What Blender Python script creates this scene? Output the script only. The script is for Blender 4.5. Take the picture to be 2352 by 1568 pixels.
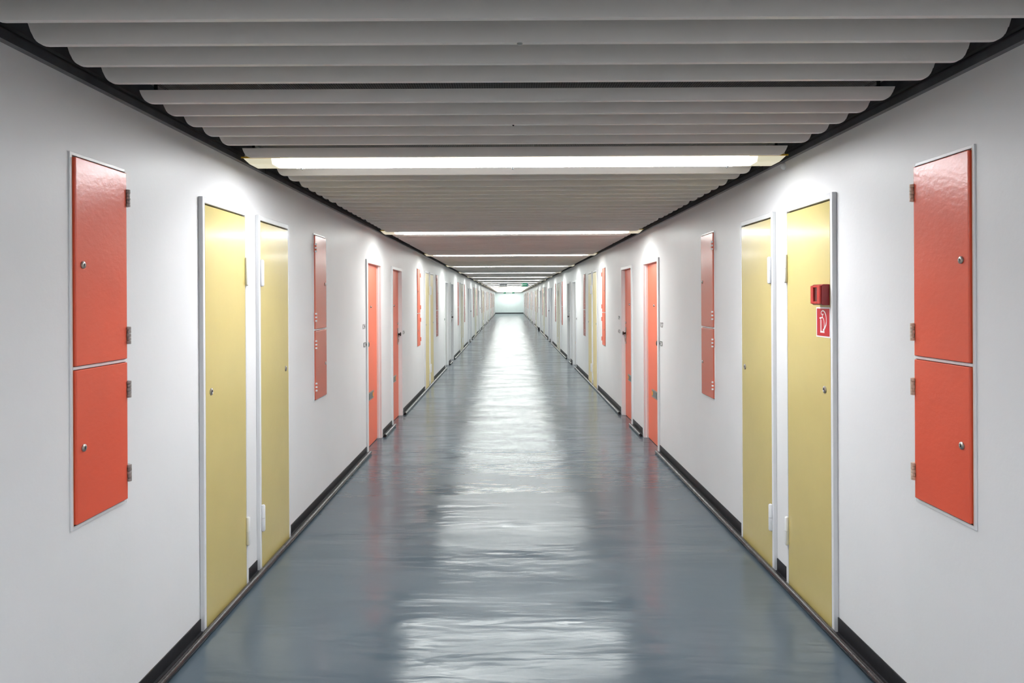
import bpy, bmesh, math, random
from mathutils import Vector
random.seed(7)
for o in list(bpy.data.objects):
    bpy.data.objects.remove(o)
S = bpy.context.scene
COL = S.collection

# ------------------------------------------------------------------ camera, world, exposure
CAMX, CAMZ = -0.033, 1.557
cd = bpy.data.cameras.new('camera')
cd.sensor_width = 36.0
cd.lens = 24.0
cd.shift_x = 7.0 / 2352
cd.shift_y = -98.0 / 2352
cd.clip_start = 0.05
cd.clip_end = 300
cam = bpy.data.objects.new('camera', cd)
COL.objects.link(cam)
cam.location = (CAMX, 0, CAMZ)
cam.rotation_euler = (math.pi / 2, 0.005, 0)
S.camera = cam

w = bpy.data.worlds.new('world')
S.world = w
w.use_nodes = True
w.node_tree.nodes['Background'].inputs[0].default_value = (0.02, 0.02, 0.022, 1)
w.node_tree.nodes['Background'].inputs[1].default_value = 0.3

S.view_settings.view_transform = 'Standard'
S.view_settings.look = 'None'
S.view_settings.exposure = 0.0
S.view_settings.gamma = 1.0
S.view_settings.use_curve_mapping = False
S.cycles.use_denoising = True
S.cycles.max_bounces = 10
S.cycles.diffuse_bounces = 6
S.cycles.glossy_bounces = 5
S.cycles.transmission_bounces = 2
S.cycles.caustics_reflective = False
S.cycles.caustics_refractive = False
S.cycles.sample_clamp_indirect = 6.0
S.cycles.use_light_tree = True

LAMP_L = 72.0            # radiance of the lamps' underside
LAMP_S = 5.5            # radiance of the lamps' sloping sides
W = 1.48                 # half width of the corridor
WT = 2.297               # height at which the white wall stops
HS = 2.257               # underside of the ceiling slats
END = 72.0
BACK = -6.0
P = 8.47                 # spacing of the door groups
PER = 3.75               # spacing of the lamps
T0, E0 = 3.81, 8.045
RSH = -0.035             # the right wall's fittings sit a touch nearer

# ------------------------------------------------------------------ materials
def nt(m):
    m.use_nodes = True
    n = m.node_tree
    b = n.nodes['Principled BSDF']
    return n, b

def srgb(r, g, b):
    f = lambda c: (c / 255) / 12.92 if c / 255 <= 0.04045 else (((c / 255) + 0.055) / 1.055) ** 2.4
    return (f(r), f(g), f(b), 1)

def mat(name, col, rough=0.5, metal=0.0, spec=0.5, bump=0.0, bscale=60, stretch=(1, 1, 1), vary=0.0, vscale=3, coat=0.0, bdist=0.002):
    m = bpy.data.materials.new(name)
    n, b = nt(m)
    b.inputs['Base Color'].default_value = col
    b.inputs['Roughness'].default_value = rough
    b.inputs['Metallic'].default_value = metal
    b.inputs['Specular IOR Level'].default_value = spec
    b.inputs['Coat Weight'].default_value = coat
    b.inputs['Coat Roughness'].default_value = 0.12
    tc = n.nodes.new('ShaderNodeTexCoord')
    geo = n.nodes.new('ShaderNodeNewGeometry')
    if bump > 0:
        mp = n.nodes.new('ShaderNodeMapping'); mp.inputs['Scale'].default_value = stretch
        n.links.new(geo.outputs['Position'], mp.inputs['Vector'])
        ns = n.nodes.new('ShaderNodeTexNoise'); ns.inputs['Scale'].default_value = bscale; ns.inputs['Detail'].default_value = 3
        n.links.new(mp.outputs[0], ns.inputs['Vector'])
        bp = n.nodes.new('ShaderNodeBump'); bp.inputs['Strength'].default_value = bump; bp.inputs['Distance'].default_value = bdist
        n.links.new(ns.outputs['Fac'], bp.inputs['Height'])
        n.links.new(bp.outputs[0], b.inputs['Normal'])
    if vary > 0:
        n2 = n.nodes.new('ShaderNodeTexNoise'); n2.inputs['Scale'].default_value = vscale; n2.inputs['Detail'].default_value = 4
        n.links.new(geo.outputs['Position'], n2.inputs['Vector'])
        mr = n.nodes.new('ShaderNodeMapRange')
        mr.inputs['From Min'].default_value = 0.3; mr.inputs['From Max'].default_value = 0.7
        mr.inputs['To Min'].default_value = 1 - vary; mr.inputs['To Max'].default_value = 1 + vary
        n.links.new(n2.outputs['Fac'], mr.inputs['Value'])
        mx = n.nodes.new('ShaderNodeVectorMath'); mx.operation = 'SCALE'
        mx.inputs[0].default_value = col[:3]
        n.links.new(mr.outputs[0], mx.inputs['Scale'])
        n.links.new(mx.outputs[0], b.inputs['Base Color'])
    return m

def emit(name, col, strength, base=(0.8, 0.8, 0.8, 1)):
    m = bpy.data.materials.new(name)
    n, b = nt(m)
    b.inputs['Base Color'].default_value = base
    b.inputs['Roughness'].default_value = 0.4
    b.inputs['Emission Color'].default_value = col
    b.inputs['Emission Strength'].default_value = strength
    return m

def floor_mat():
    m = bpy.data.materials.new('blue_grey_linoleum')
    n, b = nt(m)
    L = n.links
    geo = n.nodes.new('ShaderNodeNewGeometry')
    def noise(scale, st, detail=3, dist=0.0):
        mp = n.nodes.new('ShaderNodeMapping'); mp.inputs['Scale'].default_value = st
        L.new(geo.outputs['Position'], mp.inputs['Vector'])
        t = n.nodes.new('ShaderNodeTexNoise'); t.inputs['Scale'].default_value = scale
        t.inputs['Detail'].default_value = detail; t.inputs['Distortion'].default_value = dist
        L.new(mp.outputs[0], t.inputs['Vector'])
        return t.outputs['Fac']
    def math_(op, a, c=None):
        t = n.nodes.new('ShaderNodeMath'); t.operation = op
        for i, v in enumerate((a, c)):
            if v is None: continue
            if hasattr(v, 'is_linked'): L.new(v, t.inputs[i])
            else: t.inputs[i].default_value = v
        return t.outputs[0]
    # colour: cloudy blue grey with faint mottling, scuffs and the seams between the sheets
    big = noise(0.9, (1, 1, 1), 5)
    fine = noise(26, (1, 1, 1), 4)
    ramp = n.nodes.new('ShaderNodeMix'); ramp.data_type = 'RGBA'
    ramp.inputs['A'].default_value = (0.064, 0.092, 0.116, 1)
    ramp.inputs['B'].default_value = (0.084, 0.114, 0.140, 1)
    L.new(math_('ADD', math_('MULTIPLY', big, 0.8), math_('MULTIPLY', fine, 0.2)), ramp.inputs['Factor'])
    sep = n.nodes.new('ShaderNodeSeparateXYZ'); L.new(geo.outputs['Position'], sep.inputs[0])
    yy = math_('ADD', sep.outputs['Y'], math_('MULTIPLY', sep.outputs['X'], -0.003))
    fr = math_('ABSOLUTE', math_('SUBTRACT', math_('FRACT', math_('DIVIDE', math_('ADD', yy, -3.105 + 10.0), 20.0)), 0.5))
    seam = math_('GREATER_THAN', fr, 0.5 - 0.0014 / 20.0)
    scr = noise(5.0, (30, 1.2, 1), 2, 0.6)
    scuff = math_('GREATER_THAN', scr, 0.76)
    dark = n.nodes.new('ShaderNodeMix'); dark.data_type = 'RGBA'
    L.new(math_('MAXIMUM', seam, math_('MULTIPLY', scuff, 0.12)), dark.inputs['Factor'])
    L.new(ramp.outputs['Result'], dark.inputs['A'])
    dark.inputs['B'].default_value = (0.035, 0.045, 0.055, 1)
    L.new(dark.outputs['Result'], b.inputs['Base Color'])
    # polish: uneven gloss
    rr = n.nodes.new('ShaderNodeMapRange')
    rr.inputs['From Min'].default_value = 0.3; rr.inputs['From Max'].default_value = 0.7
    rr.inputs['To Min'].default_value = 0.13; rr.inputs['To Max'].default_value = 0.27
    L.new(noise(2.2, (0.5, 1.6, 1), 4), rr.inputs['Value'])
    L.new(rr.outputs[0], b.inputs['Roughness'])
    b.inputs['Specular IOR Level'].default_value = 0.33
    # waves lying across the corridor
    h = math_('ADD', math_('MULTIPLY', noise(1.3, (0.5, 2.2, 1), 3, 0.5), 1.0),
              math_('ADD', math_('MULTIPLY', noise(7.0, (0.5, 1.8, 1), 3, 0.3), 0.16), math_('MULTIPLY', noise(60, (1, 1, 1), 2), 0.006)))
    bp = n.nodes.new('ShaderNodeBump'); bp.inputs['Strength'].default_value = 1.0; bp.inputs['Distance'].default_value = 0.0115
    L.new(h, bp.inputs['Height'])
    L.new(bp.outputs[0], b.inputs['Normal'])
    return m

M = {}
M['wall'] = mat('white_wall_paint', srgb(237, 237, 238), 0.42, bump=0.25, bscale=45, vary=0.02, vscale=2.2, spec=0.4)
M['endwall'] = mat('pale_mint_wall_paint', srgb(228, 238, 236), 0.5, vary=0.02)
M['white'] = mat('white_gloss_enamel', srgb(233, 234, 236), 0.3, bump=0.1, bscale=80)
M['yellow'] = mat('pale_yellow_door_paint', srgb(208, 190, 121), 0.26, spec=0.8, coat=0.3, bump=0.22, bscale=26, vary=0.02, vscale=5)
M['pale'] = mat('lightened_yellow_door_paint', srgb(236, 218, 156), 0.34, bump=0.15, bscale=26)  # the yellow paint again, lightened to offset greenish lamp light and grazing reflections
M['beige'] = mat('khaki_door_paint', srgb(205, 196, 160), 0.3, bump=0.2, bscale=26)
M['orange'] = mat('orange_red_cabinet_paint', srgb(230, 92, 64), 0.27, spec=0.7, bump=0.4, bscale=38, stretch=(1, 1, 1.4), vary=0.03, vscale=4)
M['orange_door'] = mat('orange_red_door_paint', srgb(241, 113, 78), 0.33, bump=0.1, bscale=30)
M['brick'] = mat('worn_brick_orange_cabinet_paint', srgb(205, 104, 82), 0.25, bump=0.3, bscale=38, spec=0.8)
M['wine'] = mat('dull_brick_red_cabinet_paint', srgb(172, 92, 76), 0.3, bump=0.3, bscale=38)
M['rose'] = mat('faded_red_cabinet_paint', srgb(190, 96, 84), 0.3, bump=0.3, bscale=38)
M['greydoor'] = mat('light_grey_door_paint', srgb(196, 194, 190), 0.35, bump=0.1)
M['lilac'] = mat('lilac_grey_door_paint', srgb(170, 168, 182), 0.35, bump=0.1)
M['pinkdoor'] = mat('pale_rose_door_paint', srgb(212, 176, 168), 0.35, bump=0.1)
M['slat'] = mat('grey_white_slat_lacquer', srgb(232, 226, 219), 0.38, bump=0.12, bscale=120, vary=0.03, vscale=1.5)
M['black'] = mat('matt_black', (0.012, 0.012, 0.014, 1), 0.7)
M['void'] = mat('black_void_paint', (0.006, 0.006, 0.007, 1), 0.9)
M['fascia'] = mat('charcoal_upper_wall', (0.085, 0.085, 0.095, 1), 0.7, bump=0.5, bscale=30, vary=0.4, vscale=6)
M['angle'] = mat('black_steel_angle', (0.10, 0.102, 0.112, 1), 0.3, metal=0.3, vary=0.3, vscale=8)
M['base'] = mat('black_rubber_skirting', (0.014, 0.014, 0.017, 1), 0.5, bump=0.4, bscale=40, vary=0.25, vscale=20)
M['pipe'] = mat('dark_bronze_rail', (0.042, 0.038, 0.040, 1), 0.24, metal=0.5, bump=0.3, bscale=35, vary=0.3, vscale=14)
M['cream'] = mat('cream_lamp_plastic', srgb(226, 220, 188), 0.3)
M['lip'] = mat('yellowed_lamp_rim', srgb(205, 165, 40), 0.4)
M['steel'] = mat('brushed_steel', (0.45, 0.44, 0.42, 1), 0.3, metal=0.9)
M['chrome'] = mat('chrome', (0.7, 0.7, 0.7, 1), 0.15, metal=1.0)
M['knob'] = mat('dark_brown_knob', (0.03, 0.012, 0.01, 1), 0.25)
M['dark'] = mat('dark_hole', (0.01, 0.009, 0.009, 1), 0.6)  # also stands in for shade in the gaps around door leaves
M['jamb'] = mat('orange_jamb_edge', srgb(226, 150, 100), 0.4)
M['hinge_grey'] = mat('grey_cabinet_hinge', srgb(158, 152, 148), 0.35, metal=0.2, vary=0.15, vscale=60)
M['hinge_cream'] = mat('cream_painted_hinge', srgb(212, 186, 165), 0.35, vary=0.15, vscale=60)
M['red_dark'] = mat('red_alarm_case', srgb(140, 12, 24), 0.35)
M['red_light'] = mat('red_alarm_cover', srgb(186, 44, 38), 0.3)
M['red_sign'] = mat('red_sign_ink', srgb(184, 22, 36), 0.35)
M['sign_white'] = mat('white_sign_ink', srgb(238, 238, 238), 0.4)
M['glass_dark'] = mat('dark_alarm_window', srgb(88, 40, 40), 0.12)
M['sticker'] = mat('amber_sticker', srgb(240, 165, 40), 0.5)
M['sticker_red'] = mat('red_sticker_edge', srgb(215, 70, 40), 0.5)
M['slotgrey'] = mat('grey_letter_slot', srgb(120, 122, 120), 0.35, metal=0.4)
M['ink'] = mat('charcoal_ink', (0.035, 0.035, 0.04, 1), 0.5)
M['greyink'] = mat('mid_grey_ink', srgb(140, 146, 156), 0.5)
M['green'] = emit('lit_green_exit_sign', srgb(30, 130, 95), 0.5, srgb(24, 120, 88))
M['signlit'] = emit('lit_white_pictogram', (0.8, 1, 0.9, 1), 0.6)
M['bluetip'] = mat('pale_blue_sign_side', srgb(120, 175, 225), 0.4)
M['wire'] = mat('grey_wire_mesh', (0.22, 0.22, 0.22, 1), 0.45, metal=0.2)
M['floor'] = floor_mat()
LC = [(0.95, 0.972, 1.0), (0.97, 1.0, 0.97), (0.95, 1.0, 0.96)]
M['lit'] = [emit('lit_lamp_cover_%s' % n, c + (1,), LAMP_L) for n, c in zip(('cool', 'neutral', 'greenish'), LC)]
M['side'] = [emit('lit_lamp_side_%s' % n, c + (1,), LAMP_S) for n, c in zip(('cool', 'neutral', 'greenish'), LC)]
M['half'] = [emit('dim_lamp_cover', (1.0, 0.97, 0.88, 1), 5.0)]
M['faint'] = emit('faintly_lit_lamp_cover', (1.0, 0.97, 0.85, 1), 1.2)
M['cream'] = emit('glowing_cream_lamp_plastic', (1.0, 0.95, 0.76, 1), 0.42, srgb(226, 220, 188))  # own glow stands in for tube light shining through the ends

# ------------------------------------------------------------------ mesh helpers
class MB:
    def __init__(s): s.bm = bmesh.new()
    def box(s, x0, x1, y0, y1, z0, z1):
        v = [s.bm.verts.new((x, y, z)) for x in (min(x0, x1), max(x0, x1)) for y in (min(y0, y1), max(y0, y1)) for z in (min(z0, z1), max(z0, z1))]
        for f in ((0, 1, 3, 2), (4, 6, 7, 5), (0, 4, 5, 1), (2, 3, 7, 6), (0, 2, 6, 4), (1, 5, 7, 3)):
            s.bm.faces.new([v[i] for i in f])
        return s
    def rev(s, c, axis, prof, seg=20, smooth=True):
        """surface of revolution: prof = [(distance along axis, radius)]"""
        a = Vector(axis).normalized()
        u = a.orthogonal().normalized(); t = a.cross(u)
        rings = []
        for d, r in prof:
            rings.append([s.bm.verts.new(Vector(c) + a * d + (u * math.cos(2 * math.pi * k / seg) + t * math.sin(2 * math.pi * k / seg)) * max(r, 1e-4)) for k in range(seg)])
        for i in range(len(rings) - 1):
            for k in range(seg):
                f = s.bm.faces.new((rings[i][k], rings[i][(k + 1) % seg], rings[i + 1][(k + 1) % seg], rings[i + 1][k]))
                f.smooth = smooth
        s.bm.faces.new(rings[0]); s.bm.faces.new(rings[-1])
        return s
    def prism(s, pts, conv, a, b):
        """polygon pts, mapped by conv(p, q, depth), extruded from a to b"""
        v0 = [s.bm.verts.new(conv(p, q, a)) for p, q in pts]
        v1 = [s.bm.verts.new(conv(p, q, b)) for p, q in pts]
        s.bm.faces.new(v0); s.bm.faces.new(v1)
        for i in range(len(pts)):
            j = (i + 1) % len(pts)
            s.bm.faces.new((v0[i], v0[j], v1[j], v1[i]))
        return s
    def loft(s, rings, smooth=True, caps=True):
        vs = [[s.bm.verts.new(p) for p in r] for r in rings]
        for i in range(len(vs) - 1):
            for k in range(len(vs[0])):
                j = (k + 1) % len(vs[0])
                f = s.bm.faces.new((vs[i][k], vs[i][j], vs[i + 1][j], vs[i + 1][k]))
                f.smooth = smooth
        if caps:
            s.bm.faces.new(vs[0]); s.bm.faces.new(vs[-1])
        return s
    def mesh(s, name, m):
        bmesh.ops.recalc_face_normals(s.bm, faces=s.bm.faces)
        me = bpy.data.meshes.new(name)
        s.bm.to_mesh(me); s.bm.free()
        me.materials.append(m)
        if any(p.use_smooth for p in me.polygons): me.set_sharp_from_angle(angle=math.radians(38))
        return me

def obj(name, mb, m, parent=None, bevel=0.0, loc=(0, 0, 0)):
    me = mb.mesh(name, m) if isinstance(mb, MB) else mb
    o = bpy.data.objects.new(name, me)
    COL.objects.link(o)
    o.location = loc
    if parent: o.parent = parent
    if bevel:
        b = o.modifiers.new('bevel', 'BEVEL'); b.width = bevel; b.segments = 2; b.limit_method = 'ANGLE'
    return o

def tag(o, label=None, cat=None, group=None, kind=None):
    if label: o['label'] = label
    if cat: o['category'] = cat
    if group: o['group'] = group
    if kind: o['kind'] = kind
    return o

def empty(name, loc):
    e = bpy.data.objects.new(name, None)
    COL.objects.link(e); e.location = loc; e.empty_display_size = 0.1
    return e

def copy_tree(o, parent=None, swap=None):
    c = o.copy(); COL.objects.link(c)
    if parent: c.parent = parent
    if swap and c.type == 'MESH' and c.data.materials and c.data.materials[0] in swap:
        key = (c.data.name, swap[c.data.materials[0]].name)
        if key not in _cache:
            d = c.data.copy(); d.materials[0] = swap[c.data.materials[0]]; _cache[key] = d
        c.data = _cache[key]
    for ch in [x for x in o.children]:
        copy_tree(ch, c, swap)
    return c
_cache = {}
ORD = ['nearest', 'second', 'third', 'fourth', 'fifth', 'sixth', 'seventh', 'eighth', 'ninth', 'tenth', 'eleventh', 'twelfth', 'thirteenth', 'fourteenth', 'fifteenth', 'sixteenth',
       'seventeenth', 'eighteenth', 'nineteenth', 'twentieth', 'twenty-first']
SIDE = {-1: 'left', 1: 'right'}

# ------------------------------------------------------------------ setting
obj('floor', MB().box(-W - 0.1, W + 0.1, BACK, END + 0.1, -0.06, 0.0), M['floor'])
tag(bpy.data.objects['floor'], 'glossy blue grey corridor floor reflecting the lamps', 'floor', kind='structure')
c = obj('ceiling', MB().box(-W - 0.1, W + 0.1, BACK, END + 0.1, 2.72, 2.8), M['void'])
tag(c, 'black void above the ceiling slats', 'ceiling', kind='structure')

def entry_spans(s):
    sh = RSH if s > 0 else 0
    out = []
    for k in range(8):
        c0 = E0 + P * k + sh
        out += [(c0 - 1.135, c0 - 0.35), (c0 + 0.35, c0 + 1.135)]
    return out

for s in (-1, 1):
    mb = MB()
    xa, xb = s * W, s * (W + 0.12)
    y = BACK
    for a, b in entry_spans(s):
        mb.box(xa, xb, y, a, -0.02, WT)
        mb.box(xa, xb, a, b, 1.95, WT)
        y = b
    mb.box(xa, xb, y, END, -0.02, WT)
    o = obj('wall_' + SIDE[s], mb, M['wall'])
    tag(o, 'white painted corridor wall on the %s' % SIDE[s], 'wall', kind='structure')
    # charcoal band above the white wall, and the steel angle that closes the wall's top edge
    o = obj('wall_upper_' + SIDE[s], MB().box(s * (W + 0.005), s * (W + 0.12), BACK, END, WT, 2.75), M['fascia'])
    tag(o, 'charcoal band above the white wall on the %s' % SIDE[s], 'wall', kind='structure')
    mb = MB()
    y = BACK
    while y < END - 0.01:
        y1 = min(y + 2.5, END)
        mb.box(s * (W - 0.024), s * (W + 0.004), y, y1 - 0.004, WT, WT + 0.005)
        mb.box(s * (W - 0.024), s * (W - 0.020), y, y1 - 0.004, WT + 0.005, WT + 0.026)
        mb.box(s * (W - 0.006), s * (W + 0.004), y, y1 - 0.004, WT + 0.045, WT + 0.055)
        y = y1
    o = obj('trim_%d' % (1 if s < 0 else 2), mb, M['angle'])
    tag(o, 'black steel angle along the top of the %s wall' % SIDE[s], 'trim', kind='structure')
    # skirting strips between frames, and the rounded dark rail lying on the floor in front
    sh = RSH if s > 0 else 0
    hgt = 0.074 if s < 0 else 0.084
    stops = []
    for k in range(8):
        g = T0 + P * k + sh
        stops += [(g - 0.628, g - 0.0875), (g + 0.0875, g + 0.628)]
        e = E0 + P * k + sh
        stops += [(e - 1.155, e - 0.33), (e + 0.33, e + 1.155)]
    mb = MB(); y = BACK
    for a, b in stops + [(END, END)]:
        mb.box(s * W, s * (W - 0.005), y, a, 0, hgt)
        mb.box(s * W, s * (W - 0.016), y, a, 0, 0.016)
        y = b
    o = obj('baseboard_' + SIDE[s], mb, M['base'], bevel=0.002)
    tag(o, 'black skirting strip along the foot of the %s wall' % SIDE[s], 'baseboard', kind='structure')
    mb = MB(); y = BACK
    ents = []
    for k in range(8):
        e = E0 + P * k + sh
        ents += [(e - 1.155, e - 0.33), (e + 0.33, e + 1.155)]
    for a, b in ents + [(END, END)]:
        yy = y
        while yy < a - 0.01:
            y2 = min(yy + 2.05, a)
            cx = s * (W - 0.040)
            mb.rev((cx, yy, 0.017), (0, 1, 0), [(0, 0.0), (0.0, 0.0175), (y2 - yy - 0.003, 0.0175), (y2 - yy - 0.003, 0.0)], 14)
            yy = y2
        mb.box(s * (W - 0.016), s * (W - 0.040), y, a, 0, 0.012)
        y = b
    o = obj('trim_%d' % (3 if s < 0 else 4), mb, M['pipe'])
    tag(o, 'dark rounded floor rail along the foot of the %s wall' % SIDE[s], 'trim', kind='structure')

o = obj('wall_back', MB().box(-W - 0.1, W + 0.1, END, END + 0.1, -0.02, 2.75), M['endwall'])
tag(o, 'pale mint wall closing the far end of the corridor', 'wall', kind='structure')
o = obj('wall_front', MB().box(-W - 0.1, W + 0.1, BACK - 0.1, BACK, -0.02, 2.75), M['wall'])
tag(o, 'white wall closing the corridor behind the viewer', 'wall', kind='structure')
o = obj('baseboard_back', MB().box(-W, W, END - 0.02, END, 0, 0.10), M['black'])
tag(o, 'black skirting at the foot of the far end wall', 'baseboard', kind='structure')

# ------------------------------------------------------------------ ceiling slats
def slat_rings(y0=0.0, z0=0.0, top=0.074):
    # a hollow-looking fin: slightly bowed faces and a narrow flat underside, ends rounded at the bottom
    half = [(0.0180, top), (0.0168, top * 0.70), (0.0145, top * 0.42), (0.0115, top * 0.20), (0.0098, top * 0.05), (0.0086, 0.0)]
    prof = [(-y, z) for y, z in half] + [(y, z) for y, z in reversed(half)]
    xs = [(1.294, 0.0), (1.305, 0.0012), (1.313, 0.0042), (1.3195, 0.0092), (1.3245, 0.016), (1.3285, 0.0245), (1.332, 0.034)]
    xs.append((1.332 + (top - 0.035) * 0.30, top - 0.001))
    st = [(-x, z) for x, z in reversed(xs)] + [(x, z) for x, z in xs]
    return [[(x, y0 + py, z0 + max(pz, zb)) for py, pz in prof] for x, zb in st]
def slat_mesh(top):
    mb = MB().loft(slat_rings(0, 0, top), smooth=True)
    me = mb.mesh('ceiling_baffle', M['slat'])
    me.set_sharp_from_angle(angle=math.radians(26))
    return me
slat_me = slat_mesh(0.074)
lead_me = slat_mesh(0.043)

# slat positions in one lamp interval, relative to the lamp
REL = [-0.223, 0.271, 0.445]
REL += [0.68 + 0.164 * i for i in range(5)]
REL += [1.57 + 0.164 * i for i in range(6)]
REL += [2.625 + 0.164 * i for i in range(5)]
LAMPS = [3.58 + PER * k for k in range(19)]  # the last lamp is added to brighten the far end wall
special = [1.547, 1.710, 1.873, 2.038, 2.203, 2.428, 2.590, 2.752, 2.915, 3.085]
slots = [(t, 'before') for t in special]
for k, L in enumerate(LAMPS):
    for r in REL:
        if L + r < END - 0.15: slots.append((L + r, k))
slots.sort(key=lambda q: q[0])
WORD = ['first', 'second', 'third', 'fourth', 'fifth', 'sixth', 'seventh', 'eighth', 'ninth', 'tenth', 'eleventh', 'twelfth', 'thirteenth', 'fourteenth', 'fifteenth',
        'sixteenth', 'seventeenth', 'eighteenth', 'nineteenth', 'twentieth', 'twenty-first', 'twenty-second', 'twenty-third', 'twenty-fourth']
far = MB(); cnt = 0; run = 0; passed = 0; prev = None
for t, who in slots:
    while passed < len(LAMPS) and LAMPS[passed] < t:
        passed += 1; run = 0
    if cnt < 290:
        lead = prev is not None and t - prev > 0.2
        o = bpy.data.objects.new('ceiling_baffle', lead_me if lead else slat_me); COL.objects.link(o)
        o.location = (0, t, HS)
        if passed == 0:
            lab = 'grey white ceiling slat, %s from the top of the photo before the nearest lamp' % WORD[run]
        else:
            lab = 'grey white ceiling slat, %s one behind the %s ceiling lamp' % (WORD[run], ORD[passed - 1])
        tag(o, lab, 'ceiling slat', 'slats across the corridor ceiling', 'thing')
    else:
        far.loft(slat_rings(t, HS))
    cnt += 1; run += 1; prev = t
o = obj('ceiling_baffles', far, M['slat'])
tag(o, 'grey white ceiling slats merging together near the far end wall', 'ceiling slats', kind='stuff')
near = MB()
for t in [-0.393, 0.101, 0.275] + [0.51 + 0.164 * i for i in range(6)] + [-0.393 - PER, 0.101 - PER, 0.275 - PER] + [-3.24 + 0.166 * i for i in range(16)] + [-5.9 + 0.166 * i for i in range(10)]:
    near.loft(slat_rings(t, HS))
o = obj('ceiling_baffles', near, M['slat'])
tag(o, 'grey white ceiling slats overhead and behind the viewer', 'ceiling slats', kind='stuff')

for s in (-1, 1):
    mb = MB().box(s * 1.275, s * 1.295, BACK, END, HS + 0.073, HS + 0.10).box(s * 1.282, s * 1.288, BACK, END, HS + 0.09, 2.73)
    for (ta, _), (tb, _) in zip(slots, slots[1:]):
        if tb - ta > 0.2: mb.box(s * 1.279, s * 1.291, tb - 0.002, tb + 0.002, HS + 0.042, HS + 0.075)
    o = obj('ceiling_rail_' + SIDE[s], mb, M['void'])
    tag(o, 'black carrier rail above the ceiling slats, %s side' % SIDE[s], 'ceiling rail', kind='structure')

# wire mesh seen in the gaps between slat fields
def mesh_strip(w_):
    mb = MB()
    n = int(2.62 / 0.009)
    for i in range(n + 1):
        x = -1.31 + i * 0.009
        mb.box(x - 0.0006, x + 0.0006, -w_, w_, 0, 0.0012)
    m_ = int(2 * w_ / 0.009)
    for j in range(m_ + 1):
        y = -w_ + j * 0.009
        mb.box(-1.31, 1.31, y - 0.0006, y + 0.0006, 0.0012, 0.0024)
    return mb.mesh('wire_mesh', M['wire'])
wm = mesh_strip(0.058)
for i, (t, lab) in enumerate([(2.455, 'dark wire mesh strip in the first ceiling gap from the top'), (3.435, 'dark wire mesh strip in the gap just before the nearest lamp')]):
    o = bpy.data.objects.new('wire_mesh', wm); COL.objects.link(o); o.location = (0, t, HS + 0.0725)
    tag(o, lab, 'wire mesh', 'wire mesh strips above the ceiling gaps')

# small screw caps on the slats
for (x, t, mm, lab) in [(0.0, 1.873, 'slat', 'flat round cap under the second ceiling slat'), (-0.012, 2.752, 'knob', 'small dark screw under a slat before the nearest lamp')]:
    r = 0.008 if mm == 'slat' else 0.004
    o = obj('screw_cap', MB().rev((0, 0, 0), (0, 0, -1), [(0, r), (0.002, r), (0.004, r * 0.6)], 16), M['steel' if mm == 'slat' else mm], loc=(x, t, HS))
    tag(o, lab, 'screw cap')

# ------------------------------------------------------------------ ceiling lamps
def lamp_section(x, half_top=0.076, half_bot=0.056, zt=0.030, zb=0.0):
    pts = [(-half_top, zt), (-half_bot - 0.004, zb + 0.003), (-half_bot, zb), (half_bot, zb), (half_bot + 0.004, zb + 0.003), (half_top, zt)]
    return [(x, y, z) for y, z in pts]
def lamp_meshes():
    zt = 0.030
    def two(mb, under, side):
        me = mb.mesh('diffuser', side)
        me.materials.append(under)
        for p in me.polygons:
            if p.normal.z < -0.9: p.material_index = 1
        return me
    covers = [two(MB().loft([lamp_section(-1.16), lamp_section(1.16)], smooth=False), M['lit'][i], M['side'][i]) for i in range(3)]
    dim = []
    for s in (-1, 1):
        dim.append(MB().loft([lamp_section(s * 1.1605), lamp_section(s * 1.205)], smooth=False).mesh('diffuser_end', M['half'][0]))
        dim.append(MB().loft([lamp_section(s * 1.2055), lamp_section(s * 1.25)], smooth=False).mesh('diffuser_end', M['faint']))
    ends = []
    for s in (-1, 1):
        a = [(s * 1.2505, y, z) for _, y, z in lamp_section(0)]
        b = [(s * (1.366 + 0.030 * z / zt), y, z) for _, y, z in lamp_section(0)]
        ends.append(MB().loft([a, b], smooth=False).mesh('end_cap', M['cream']))
    lip = MB()
    for y in (-1, 1):
        lip.box(-1.402, 1.402, y * 0.076, y * 0.084, zt - 0.003, zt + 0.004)
    lip = lip.mesh('rim', M['lip'])
    hs = MB().loft([[(x, -0.07, zt + 0.002), (x, -0.05, zt + 0.05), (x, 0.05, zt + 0.05), (x, 0.07, zt + 0.002)] for x in (-1.39, 1.39)], smooth=False).mesh('housing', M['slat'])
    clip = MB().box(-0.005, 0.005, 0.030, 0.060, -0.003, 0.0).rev((0, 0.052, -0.002), (0, 0, -1), [(0, 0.007), (0.006, 0.006), (0.009, 0.002)], 12).mesh('clip', M['chrome'])
    return covers, dim, ends, lip, hs, clip
covers, dim, ends, lip, hs, clip = lamp_meshes()
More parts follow.
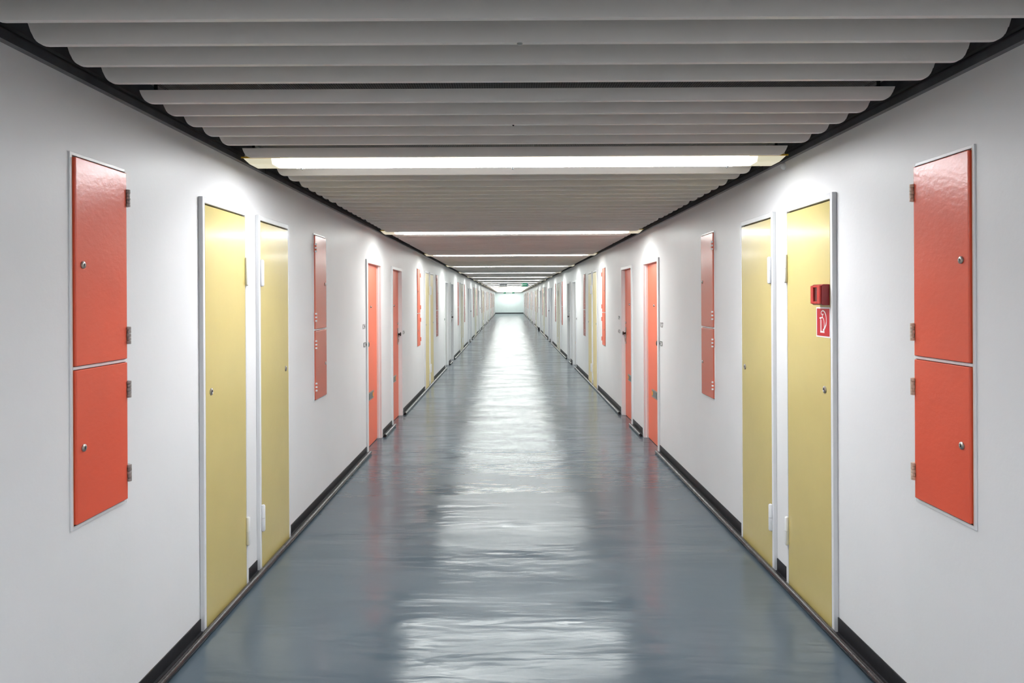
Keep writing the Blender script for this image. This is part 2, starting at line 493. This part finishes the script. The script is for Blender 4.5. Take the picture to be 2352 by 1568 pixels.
for i, t in enumerate([-0.17 - PER, -0.17] + LAMPS):
    k = i - 2
    ci = 0 if k <= 0 else (1 if k <= 3 else 2)
    e = empty('ceiling_lamp', (0, t, HS))
    if k == -2: lab = 'ceiling lamp spanning the corridor far behind the viewer'
    elif k == -1: lab = 'ceiling lamp spanning the corridor above the viewer'
    elif k == 0: lab = 'large lit ceiling lamp with cream ends, the nearest one in view'
    else: lab = 'lit white strip lamp across the ceiling, %s from the viewer' % ORD[k]
    tag(e, lab, 'ceiling lamp', 'strip lamps across the ceiling', 'thing')
    def sub(nm, me, mm=None, loc=(0, 0, 0)):
        if mm is not None and me.materials[0] != mm:
            key = (me.name, mm.name)
            if key not in _cache:
                d = me.copy(); d.materials[0] = mm; _cache[key] = d
            me = _cache[key]
        o = bpy.data.objects.new(nm, me); COL.objects.link(o); o.parent = e; o.location = loc
        return o
    sub('diffuser', covers[ci])
    for d in dim: sub('diffuser_end', d)
    for d in ends: tag(sub('end_cap', d), 'cream end with added glow')
    sub('rim', lip); sub('housing', hs)
    if 0 <= k <= 2:
        for x in (-1.13, -0.01, 1.13): sub('clip', clip, None, (x, 0, 0))

# ------------------------------------------------------------------ wall fittings
def X(s, e): return s * -e            # local x for a protrusion e from the wall face (thing's origin on the face)

def keyhole(parent, s, y, z, e, r=0.014, name='lock'):
    p = obj(name, MB().rev((X(s, e), y, z), (-s, 0, 0), [(0, 0), (0, r * 1.25), (0.003, r * 1.25), (0.005, r * 0.95), (0.006, r * 0.6), (0.0045, r * 0.5), (0.0045, 0)], 20), M['steel'], parent)
    h = obj('keyhole', MB().box(X(s, e + 0.0040), X(s, e + 0.0052), y - 0.0022, y + 0.0022, z - r * 0.8, z + r * 0.6), M['dark'], p)
    return p

def pin_hinge(parent, s, y, z0, z1, e, m):
    """barrel hinge of two knuckles with round tips"""
    r = 0.0115; h = z1 - z0; zm = z0 + h * 0.5
    mb = MB()
    c = (X(s, e + r + 0.004), y)
    mb.rev((c[0], c[1], z0), (0, 0, 1), [(0, 0.002), (0.004, r * 0.8), (0.010, r), (h * 0.5 - 0.0015, r), (h * 0.5 - 0.0015, 0.004)], 16)
    mb.rev((c[0], c[1], zm), (0, 0, 1), [(0.0, 0.004), (0.0, r), (h * 0.5 - 0.010, r), (h * 0.5 - 0.004, r * 0.8), (h * 0.5, 0.002)], 16)
    mb.box(X(s, e), X(s, e + r + 0.002), y - 0.004, y + 0.004, z0 + 0.012, z1 - 0.012)
    return obj('hinge', mb, m, parent)

def cab_hinge(parent, s, y, z0, z1, e, m, m2=None):
    """five-knuckle cabinet hinge"""
    mb = MB(); n = 5; h = (z1 - z0) / n; r = 0.0085
    for i in range(n):
        before = len(mb.bm.faces)
        mb.rev((X(s, e + r * 0.9), y + (0.0008 if i % 2 else -0.0008), z0 + i * h + 0.0007), (0, 0, 1),
               [(0, 0), (0, r * (1.0 if i % 2 == 0 else 0.9)), (h - 0.0014, r * (1.0 if i % 2 == 0 else 0.9)), (h - 0.0014, 0)], 12)
        mb.bm.faces.ensure_lookup_table()
        for f in mb.bm.faces[before:]: f.material_index = i % 2 if m2 else 0
    mb.box(X(s, e - 0.004), X(s, e + 0.004), y - 0.010, y + 0.010, z0, z1)
    for f in mb.bm.faces[-6:]: f.material_index = 1 if m2 else 0
    me = mb.mesh('hinge', m)
    if m2: me.materials.append(m2)
    return obj('hinge', me, m, parent, bevel=0.0008)

def utility_door(s, d, name):
    """narrow yellow riser door; d = -1 for the near one of the pair (lock on the near side)"""
    e = empty(name, (s * W, 0, 0))
    Y = lambda u: d * u
    zt = 2.043
    fr = MB()
    fr.box(X(s, 0), X(s, 0.022), Y(0.605), Y(0.628), 0.0, zt)
    fr.box(X(s, 0), X(s, 0.022), Y(0.0875), Y(0.112), 0.0, zt)
    fr.box(X(s, 0), X(s, 0.0215), Y(0.112), Y(0.605), 2.014, zt)
    obj('frame', fr, M['white'], e, bevel=0.003)
    obj('door_gap_shade', MB().box(X(s, 0), X(s, 0.003), Y(0.112), Y(0.605), 0.0, 2.014), M['dark'], e)  # flat dark sheet standing in for shade in the leaf gap
    lf = obj('door_leaf', MB().box(X(s, 0.003), X(s, 0.0205), Y(0.1155), Y(0.6015), 0.012, 2.006), M['yellow'], e, bevel=0.0015)
    keyhole(lf, s, Y(0.545), 1.12, 0.0205, 0.0135)
    for z0, z1 in ((1.634, 1.79), (0.228, 0.384)):
        pin_hinge(lf, s, Y(0.112), z0, z1, 0.014, M['white'])
    return e

def cabinet(s, d, paint, name='wall_cabinet'):
    """flush wall cabinet with a tall upper door and a lower door"""
    e = empty(name, (s * W, 0, 0))
    Y = lambda u: d * u
    a, b = 1.248, 1.549          # leaf edges
    z0, zm, z1 = 0.815, 1.333, 2.035
    fr = MB()
    g, rw = 0.005, 0.011
    fr.box(X(s, 0), X(s, 0.005), Y(a - g - rw * 0.4), Y(a - g), z0 - g - rw, z1 + g + rw)
    fr.box(X(s, 0), X(s, 0.005), Y(b + g), Y(b + g + rw), z0 - g - rw, z1 + g + rw)
    fr.box(X(s, 0), X(s, 0.0045), Y(a - g), Y(b + g), z0 - g - rw, z0 - g)
    fr.box(X(s, 0), X(s, 0.0045), Y(a - g), Y(b + g), z1 + g, z1 + g + rw)
    fr.box(X(s, 0), X(s, 0.006), Y(a - g), Y(b + g), zm - 0.005, zm + 0.005)
    obj('frame', fr, M['white'], e, bevel=0.001)
    obj('cabinet_gap_shade', MB().box(X(s, 0), X(s, 0.001), Y(a - g), Y(b + g), z0 - g, z1 + g), M['dark'], e)  # thin dark plate on the wall, painted shade around the cabinet doors
    obj('jamb_edge', MB().box(X(s, 0), X(s, 0.0045), Y(b + g - 0.0025), Y(b + g), z0 - g, z1 + g), M['jamb'], e)
    for nm, lo, hi, zl, hz in (('upper_door', zm + 0.007, z1, 1.678, ((1.394, 1.460), (1.909, 1.974))), ('lower_door', z0, zm - 0.007, 1.063, ((0.879, 0.943), (1.193, 1.257)))):
        lf = obj(nm, MB().box(X(s, 0.001), X(s, 0.014), Y(a), Y(b), lo, hi), paint, e, bevel=0.0025)
        keyhole(lf, s, Y(b - 0.036), zl, 0.014, 0.010)
        for h0, h1 in hz:
            cab_hinge(lf, s, Y(a - 0.004), h0, h1, 0.010, M['hinge_grey'], paint if d > 0 else None)
    return e

def entry_door(s, d, name):
    """recessed flat door of an apartment; knob on the outer side"""
    e = empty(name, (s * W, 0, 0))
    Y = lambda u: d * u
    fr = MB()
    for a, b in ((0.33, 0.392), (1.093, 1.155)):
        fr.box(X(s, -0.085), X(s, 0.015), Y(a), Y(b), 0, 1.967)
    for a, b in ((0.392, 0.402), (1.083, 1.093)):
        fr.box(X(s, -0.085), X(s, -0.012), Y(a), Y(b), 0, 1.93)
    fr.box(X(s, -0.085), X(s, 0.0148), Y(0.392), Y(1.093), 1.93, 1.967)
    obj('frame', fr, M['white'], e, bevel=0.003)
    lf = obj('door_leaf', MB().box(X(s, -0.075), X(s, -0.036), Y(0.402), Y(1.083), 0.006, 1.928), M['orange_door'], e, bevel=0.0015)
    uc = 0.742
    ph = obj('peephole', MB().rev((X(s, -0.036), Y(uc), 1.478), (-s, 0, 0), [(0, 0), (0, 0.013), (0.006, 0.013), (0.012, 0.009), (0.012, 0)], 16), M['chrome'], lf)
    obj('lens', MB().rev((X(s, -0.024), Y(uc), 1.478), (-s, 0, 0), [(0, 0), (0, 0.006), (0.001, 0.006), (0.001, 0)], 12), M['dark'], ph)
    # letter slot
    sl = obj('letter_slot', MB().box(X(s, -0.036), X(s, -0.030), Y(uc - 0.13), Y(uc + 0.13), 0.49, 0.575), M['steel'], lf, bevel=0.002)
    obj('flap', MB().box(X(s, -0.030), X(s, -0.027), Y(uc - 0.116), Y(uc + 0.116), 0.502, 0.563), M['slotgrey'], sl, bevel=0.001)
    obj('sticker', MB().rev((X(s, -0.027), d * uc - d * 0.0 + 0.085, 0.532), (-s, 0, 0), [(0, 0), (0, 0.027), (0.0006, 0.027), (0.0006, 0)], 20), M['sticker'], sl)
    # knob, back plate and cylinder
    uk = 1.083 - 0.045
    pl = obj('back_plate', MB().box(X(s, -0.036), X(s, -0.029), Y(uk - 0.019), Y(uk + 0.019), 0.955, 1.175), M['steel'], lf, bevel=0.003)
    obj('cylinder', MB().rev((X(s, -0.029), Y(uk), 1.02), (-s, 0, 0), [(0, 0), (0, 0.011), (0.010, 0.011), (0.010, 0)], 14).box(X(s, -0.029), X(s, -0.020), Y(uk - 0.005), Y(uk + 0.005), 0.985, 1.012), M['chrome'], pl)
    obj('door_knob', MB().rev((X(s, -0.029), Y(uk), 1.095), (-s, 0, 0), [(0, 0.0), (0, 0.016), (0.004, 0.016), (0.008, 0.010), (0.018, 0.009), (0.024, 0.018), (0.030, 0.026), (0.036, 0.025), (0.040, 0.012), (0.040, 0)], 20), M['knob'], pl)
    obj('deadlock', MB().rev((X(s, -0.036), Y(uk), 1.235), (-s, 0, 0), [(0, 0), (0, 0.015), (0.007, 0.014), (0.009, 0.008), (0.009, 0)], 16), M['chrome'], lf)
    return e

GY = ['yellow', 'pale', 'beige', 'beige', 'yellow', 'beige', 'yellow', 'beige']
GYN = {'pale': 'lightened yellow', 'yellow': 'pale yellow', 'beige': 'khaki beige'}
ED = ['orange_door', 'greydoor', 'lilac', 'greydoor', 'pinkdoor', 'greydoor', 'orange_door', 'greydoor']
EDN = {'orange_door': 'orange red', 'greydoor': 'light grey', 'lilac': 'lilac grey', 'pinkdoor': 'pale rose'}
CB = {-1: ['orange', 'orange_door', 'rose', 'rose', 'wine', 'rose', 'orange', 'wine'], 1: ['brick', 'wine', 'wine', 'wine', 'rose', 'wine', 'wine', 'rose']}
CBN = {'brick': 'worn orange', 'orange': 'orange red', 'orange_door': 'bright orange red', 'rose': 'faded red', 'wine': 'brick red'}
dn = 1
for s in (-1, 1):
    sh = RSH if s > 0 else 0
    for d in (-1, 1):
        # riser doors
        proto = None
        for k in range(8):
            if k == 0: e = proto = utility_door(s, d, 'door_%d' % dn)
            else:
                sw = {M['yellow']: M[GY[k]]}
                e = copy_tree(proto, None, sw); e.name = 'door_%d' % dn
            e.location = (s * W, T0 + P * k + sh, 0)
            n_ = 2 * k + (0 if d < 0 else 1)
            tag(e, 'narrow %s service door on the %s wall, %s of its kind from the viewer' % (GYN[GY[k]], SIDE[s], ORD[n_]), 'door', 'narrow service doors in the corridor walls', 'structure')
            dn += 1
        for k in range(8):
            if k == 0: e = proto = entry_door(s, d, 'door_%d' % dn)
            else:
                sw = {M['orange_door']: M[ED[k]]}
                e = copy_tree(proto, None, sw); e.name = 'door_%d' % dn
            e.location = (s * W, E0 + P * k + sh, 0)
            n_ = 2 * k + (0 if d < 0 else 1)
            tag(e, '%s recessed apartment door in white frame on the %s wall, %s from the viewer' % (EDN[ED[k]], SIDE[s], ORD[n_]), 'door', 'apartment doors along the corridor', 'structure')
            dn += 1
        proto = None
        for k in range(8):
            if k == 0: e = proto = cabinet(s, d, M[CB[d][0]])
            else:
                cm = CB[d][k]
                sw = {M[CB[d][0]]: M[cm], M['hinge_grey']: M['orange_door'] if (k == 1 and d < 0) else M['white']}
                e = copy_tree(proto, None, sw)
            e.location = (s * W, T0 + P * k + sh, 0)
            n_ = 2 * k + (0 if d < 0 else 1)
            if k == 0:
                lab = '%s two-door wall cabinet with %s hinges on %s wall, %s the nearest yellow doors' % ('orange' if d < 0 else 'worn orange', 'grey' if s < 0 and d < 0 else ('cream' if d < 0 else 'white'), SIDE[s], 'before' if d < 0 else 'behind')
            else:
                lab = '%s two-door wall cabinet on the %s wall, %s cabinet from the viewer' % (CBN[CB[d][k]], SIDE[s], ORD[n_])
            tag(e, lab, 'wall cabinet', 'two-door wall cabinets along the corridor')
        # hinge paint of the two nearest cabinets differs
        hm = M['hinge_grey'] if (s < 0 and d < 0) else (M['hinge_cream'] if d < 0 else M['white'])
        if hm != M['hinge_grey']:
            for ch in proto.children:
                for g in ch.children:
                    if g.name.startswith('hinge'):
                        g.data = g.data.copy(); g.data.materials[0] = hm

# near orange cabinet on the left: dark latch plate on its edge
# ------------------------------------------------------------------ house numbers and door bells
def number(text, s, y, z, size, label):
    cu = bpy.data.curves.new('house_number', 'FONT')
    cu.body = text; cu.size = size; cu.extrude = 0.0008; cu.align_x = 'CENTER'; cu.align_y = 'CENTER'
    cu.space_character = 1.25; cu.offset = 0.0008
    cu.materials.append(M['ink'])
    tmp = bpy.data.objects.new('house_number', cu); COL.objects.link(tmp)
    bpy.context.view_layer.update()
    me = bpy.data.meshes.new_from_object(tmp.evaluated_get(bpy.context.evaluated_depsgraph_get()))
    bpy.data.objects.remove(tmp)
    o = bpy.data.objects.new('house_number', me); COL.objects.link(o)
    o.location = (s * (W - 0.0009), y, z)
    o.rotation_euler = (math.pi / 2, 0, math.pi / 2 if s < 0 else -math.pi / 2)
    tag(o, label, 'house number', 'house numbers beside the apartment doors')
def bell(s, y, z, label):
    e = empty('door_bell', (s * W, y, z))
    obj('plate', MB().box(0, X(s, 0.006), -0.05, 0.05, -0.022, 0.024), M['slotgrey'], e, bevel=0.002)
    obj('name_plate', MB().box(X(s, 0.006), X(s, 0.007), -0.044, 0.006, -0.015, 0.016), M['sign_white'], e)
    obj('button', MB().rev((X(s, 0.006), 0.028, 0), (-s, 0, 0), [(0, 0), (0, 0.013), (0.004, 0.012), (0.004, 0)], 16), M['ink'], e)
    tag(e, label, 'door bell', 'door bells beside the apartment doors')
number('124', -1, 6.795, 1.285, 0.068, 'small dark house number 124 on left wall before the first orange door')
number('127', 1, 6.765, 1.288, 0.068, 'small dark house number 127 on right wall before the first orange door')
number('129', 1, 9.385, 1.288, 0.068, 'small dark house number on right wall behind the second orange door')
bell(-1, 6.835, 1.104, 'small grey door bell under the house number 124')
bell(1, 6.79, 1.104, 'small grey door bell under the house number 127')
bell(-1, 9.33, 1.104, 'small door bell on left wall behind the second orange door')
bell(1, 9.36, 1.104, 'small door bell on right wall behind the second orange door')
bell(-1, E0 + P - 1.24, 1.104, 'tiny door bell on left wall before the third apartment door')
bell(1, E0 + P - 1.24, 1.104, 'tiny door bell on right wall before the third apartment door')

# ------------------------------------------------------------------ alarm box and sign on the nearest right door
s = 1
lx = W - 0.0206
ab = empty('fire_alarm_box', (lx, 3.176, 1.569))
hb = 0.049
mb = MB()
# case: side profile with a slightly chamfered front
mb.prism([(0, -hb), (0.030, -hb), (0.038, -hb + 0.006), (0.038, hb - 0.006), (0.030, hb), (0, hb)], lambda p, q, a: (-p, a, q), 0.0, 0.104)
obj('case', mb, M['red_dark'], ab, bevel=0.002)
cv = MB()
cv.box(-0.038, -0.046, 0.004, 0.032, -0.043, 0.043).box(-0.038, -0.046, 0.072, 0.100, -0.043, 0.043)
cv.box(-0.038, -0.046, 0.032, 0.072, -0.043, -0.032).box(-0.038, -0.046, 0.032, 0.072, 0.034, 0.043)
obj('cover', cv, M['red_light'], ab, bevel=0.002)
obj('window', MB().box(-0.038, -0.0395, 0.032, 0.072, -0.032, 0.034), M['glass_dark'], ab)
tag(ab, 'dark red fire alarm box mounted on the yellow door nearest on the right', 'fire alarm')

def stroke(mb, pts, wdt, z0, z1, conv):
    """a flat pen line through pts"""
    L_, R_ = [], []
    for i, p in enumerate(pts):
        a = Vector(pts[max(i - 1, 0)]); b = Vector(pts[min(i + 1, len(pts) - 1)])
        t = (b - a).normalized(); nrm = Vector((-t.y, t.x))
        ww = wdt[i] if isinstance(wdt, (list, tuple)) else wdt
        L_.append(Vector(p) + nrm * ww / 2); R_.append(Vector(p) - nrm * ww / 2)
    for i in range(len(pts) - 1):
        mb.prism([tuple(L_[i]), tuple(L_[i + 1]), tuple(R_[i + 1]), tuple(R_[i])], conv, z0, z1)
# sign coordinates: p = 0 at its far (left in the photo) edge, q up; picture mirrored onto +Y
sg = empty('fire_sign', (lx, 3.170, 1.438))
SZ = 0.143
conv = lambda p, q, a: (-a, SZ * (1 - p), SZ * (q - 0.5))
obj('border', MB().prism([(0, 0), (1, 0), (1, 1), (0, 1)], conv, 0.0, 0.0010), M['sign_white'], sg)
obj('panel', MB().prism([(0.05, 0.045), (0.955, 0.045), (0.955, 0.955), (0.05, 0.955)], conv, 0.0010, 0.0016), M['red_sign'], sg)
pic = MB()
q = lambda a: [(x, 1 - y) for x, y in a]
A, B = 0.0016, 0.0021
# extinguisher outline
stroke(pic, q([(0.32, 0.42), (0.32, 0.80)]), 0.030, A, B, conv)
stroke(pic, q([(0.385, 0.42), (0.385, 0.80)]), 0.020, A, B, conv)
stroke(pic, q([(0.58, 0.78), (0.59, 0.55), (0.57, 0.44), (0.52, 0.37), (0.46, 0.34), (0.38, 0.35), (0.33, 0.39), (0.32, 0.44)]), 0.030, A, B, conv)
pic.prism(q([(0.30, 0.79), (0.60, 0.79), (0.60, 0.85), (0.30, 0.85)]), conv, A, B)
pic.prism(q([(0.25, 0.345), (0.36, 0.33), (0.36, 0.38), (0.25, 0.385)]), conv, A, B)
# valve and hose
stroke(pic, q([(0.46, 0.34), (0.46, 0.27), (0.50, 0.24)]), 0.035, A, B, conv)
stroke(pic, q([(0.53, 0.23), (0.46, 0.235), (0.39, 0.23), (0.365, 0.19), (0.39, 0.15), (0.46, 0.115), (0.55, 0.12), (0.64, 0.17), (0.70, 0.25), (0.74, 0.36), (0.745, 0.47), (0.71, 0.58), (0.64, 0.67), (0.57, 0.73), (0.50, 0.77)]),
       [0.03, 0.03, 0.03, 0.035, 0.035, 0.035, 0.035, 0.035, 0.035, 0.036, 0.04, 0.05, 0.06, 0.07, 0.075], A, B, conv)
obj('pictogram', pic, M['sign_white'], sg)
tag(sg, 'square red sign with white fire extinguisher pictogram below the alarm box', 'sign')

# small white nub on the right wall just under the ceiling edge
o = obj('wall_nub', MB().rev((0, 0, 0), (-1, 0, 0), [(0, 0), (0, 0.020), (0.010, 0.018), (0.018, 0.010), (0.020, 0)], 16), M['white'], loc=(W, 3.74, WT - 0.022))
tag(o, 'small white round nub on right wall beneath the nearest lamp end', 'nub')

# ------------------------------------------------------------------ hanging signs far down the corridor
def hanging_sign(name, x, t, wd, ht, label):
    e = empty(name, (x, t, 2.20))
    for a in (-wd * 0.35, wd * 0.35):
        obj('hanger', MB().rev((a, 0, 0.0), (0, 0, 1), [(0, 0), (0, 0.003), (0.055, 0.003), (0.055, 0)], 8), M['steel'], e)
    tag(e, label, 'sign')
    return e
e = hanging_sign('exit_sign', 0.63, 27.8, 0.31, 0.135, 'green lit emergency exit sign hanging from the ceiling on the right')
obj('case', MB().box(-0.155, 0.155, 0, 0.05, -0.14, 0.0), M['sign_white'], e, bevel=0.003)
obj('panel', MB().box(-0.153, 0.085, -0.003, 0, -0.137, -0.003), M['green'], e)
pg = MB().box(-0.06, 0.06, -0.005, -0.003, -0.078, -0.064)
pg.prism([(-0.09, -0.071), (-0.055, -0.05), (-0.055, -0.092)], lambda p, q_, a: (p, a, q_), -0.003, -0.005)
pg.box(-0.135, -0.105, -0.005, -0.003, -0.118, -0.03)
obj('pictogram', pg, M['signlit'], e)
obj('side_strip', MB().box(0.085, 0.11, -0.003, 0, -0.137, -0.003), M['bluetip'], e)
e = hanging_sign('hanging_sign', -0.256, 27.6, 0.31, 0.13, 'white panel with grey marks hanging from the ceiling left of centre')
obj('panel', MB().box(-0.16, 0.16, 0, 0.03, -0.135, 0.0), M['sign_white'], e, bevel=0.002)
mk = MB()
random.seed(3)
x = -0.145
while x < 0.135:
    ww = random.uniform(0.010, 0.018)
    mk.box(x, x + ww, -0.002, 0, random.uniform(-0.118, -0.085), random.uniform(-0.05, -0.022))
    x += ww + random.uniform(0.007, 0.012)
obj('grey_marks', mk, M['greyink'], e)

for i, (x, lab) in enumerate([(-0.48, 'tiny green emergency sign on the far end wall, left one'), (0.43, 'tiny green emergency sign on the far end wall, right one')]):
    e = empty('wall_exit_sign', (x, END - 0.04, 2.19))
    obj('case', MB().box(-0.19, 0.19, 0, 0.04, -0.09, 0.09), M['sign_white'], e, bevel=0.004)
    obj('panel', MB().box(-0.13, 0.13, -0.004, 0, -0.075, 0.06), M['green'], e)
    tag(e, lab, 'sign', 'emergency signs on the end wall')
for i, (x, lab) in enumerate([(-1.06, 'white oblong wall fitting on the end wall, left of the green signs'), (0.98, 'white oblong wall fitting on the end wall, right of the green signs')]):
    o = obj('wall_fitting', MB().box(-0.24, 0.24, 0, 0.06, -0.05, 0.05), M['sign_white'], bevel=0.01, loc=(x, END - 0.06, 2.17))
    tag(o, lab, 'wall fitting', 'oblong fittings on the end wall')

# small black bin against the right wall between two far doors
e = empty('small_bin', (W - 0.06, E0 + 3 * P - 0.05, 0))
obj('body', MB().rev((0, 0, 0), (0, 0, 1), [(0, 0), (0, 0.035), (0.14, 0.045), (0.14, 0.040), (0.01, 0.03), (0.01, 0)], 18), M['black'], e)
obj('collar', MB().rev((0, 0, 0.14), (0, 0, 1), [(0, 0.040), (0, 0.048), (0.012, 0.048), (0.012, 0.040)], 18), M['black'], e)
tag(e, 'small black bin on the floor by the right wall, far down', 'bin')
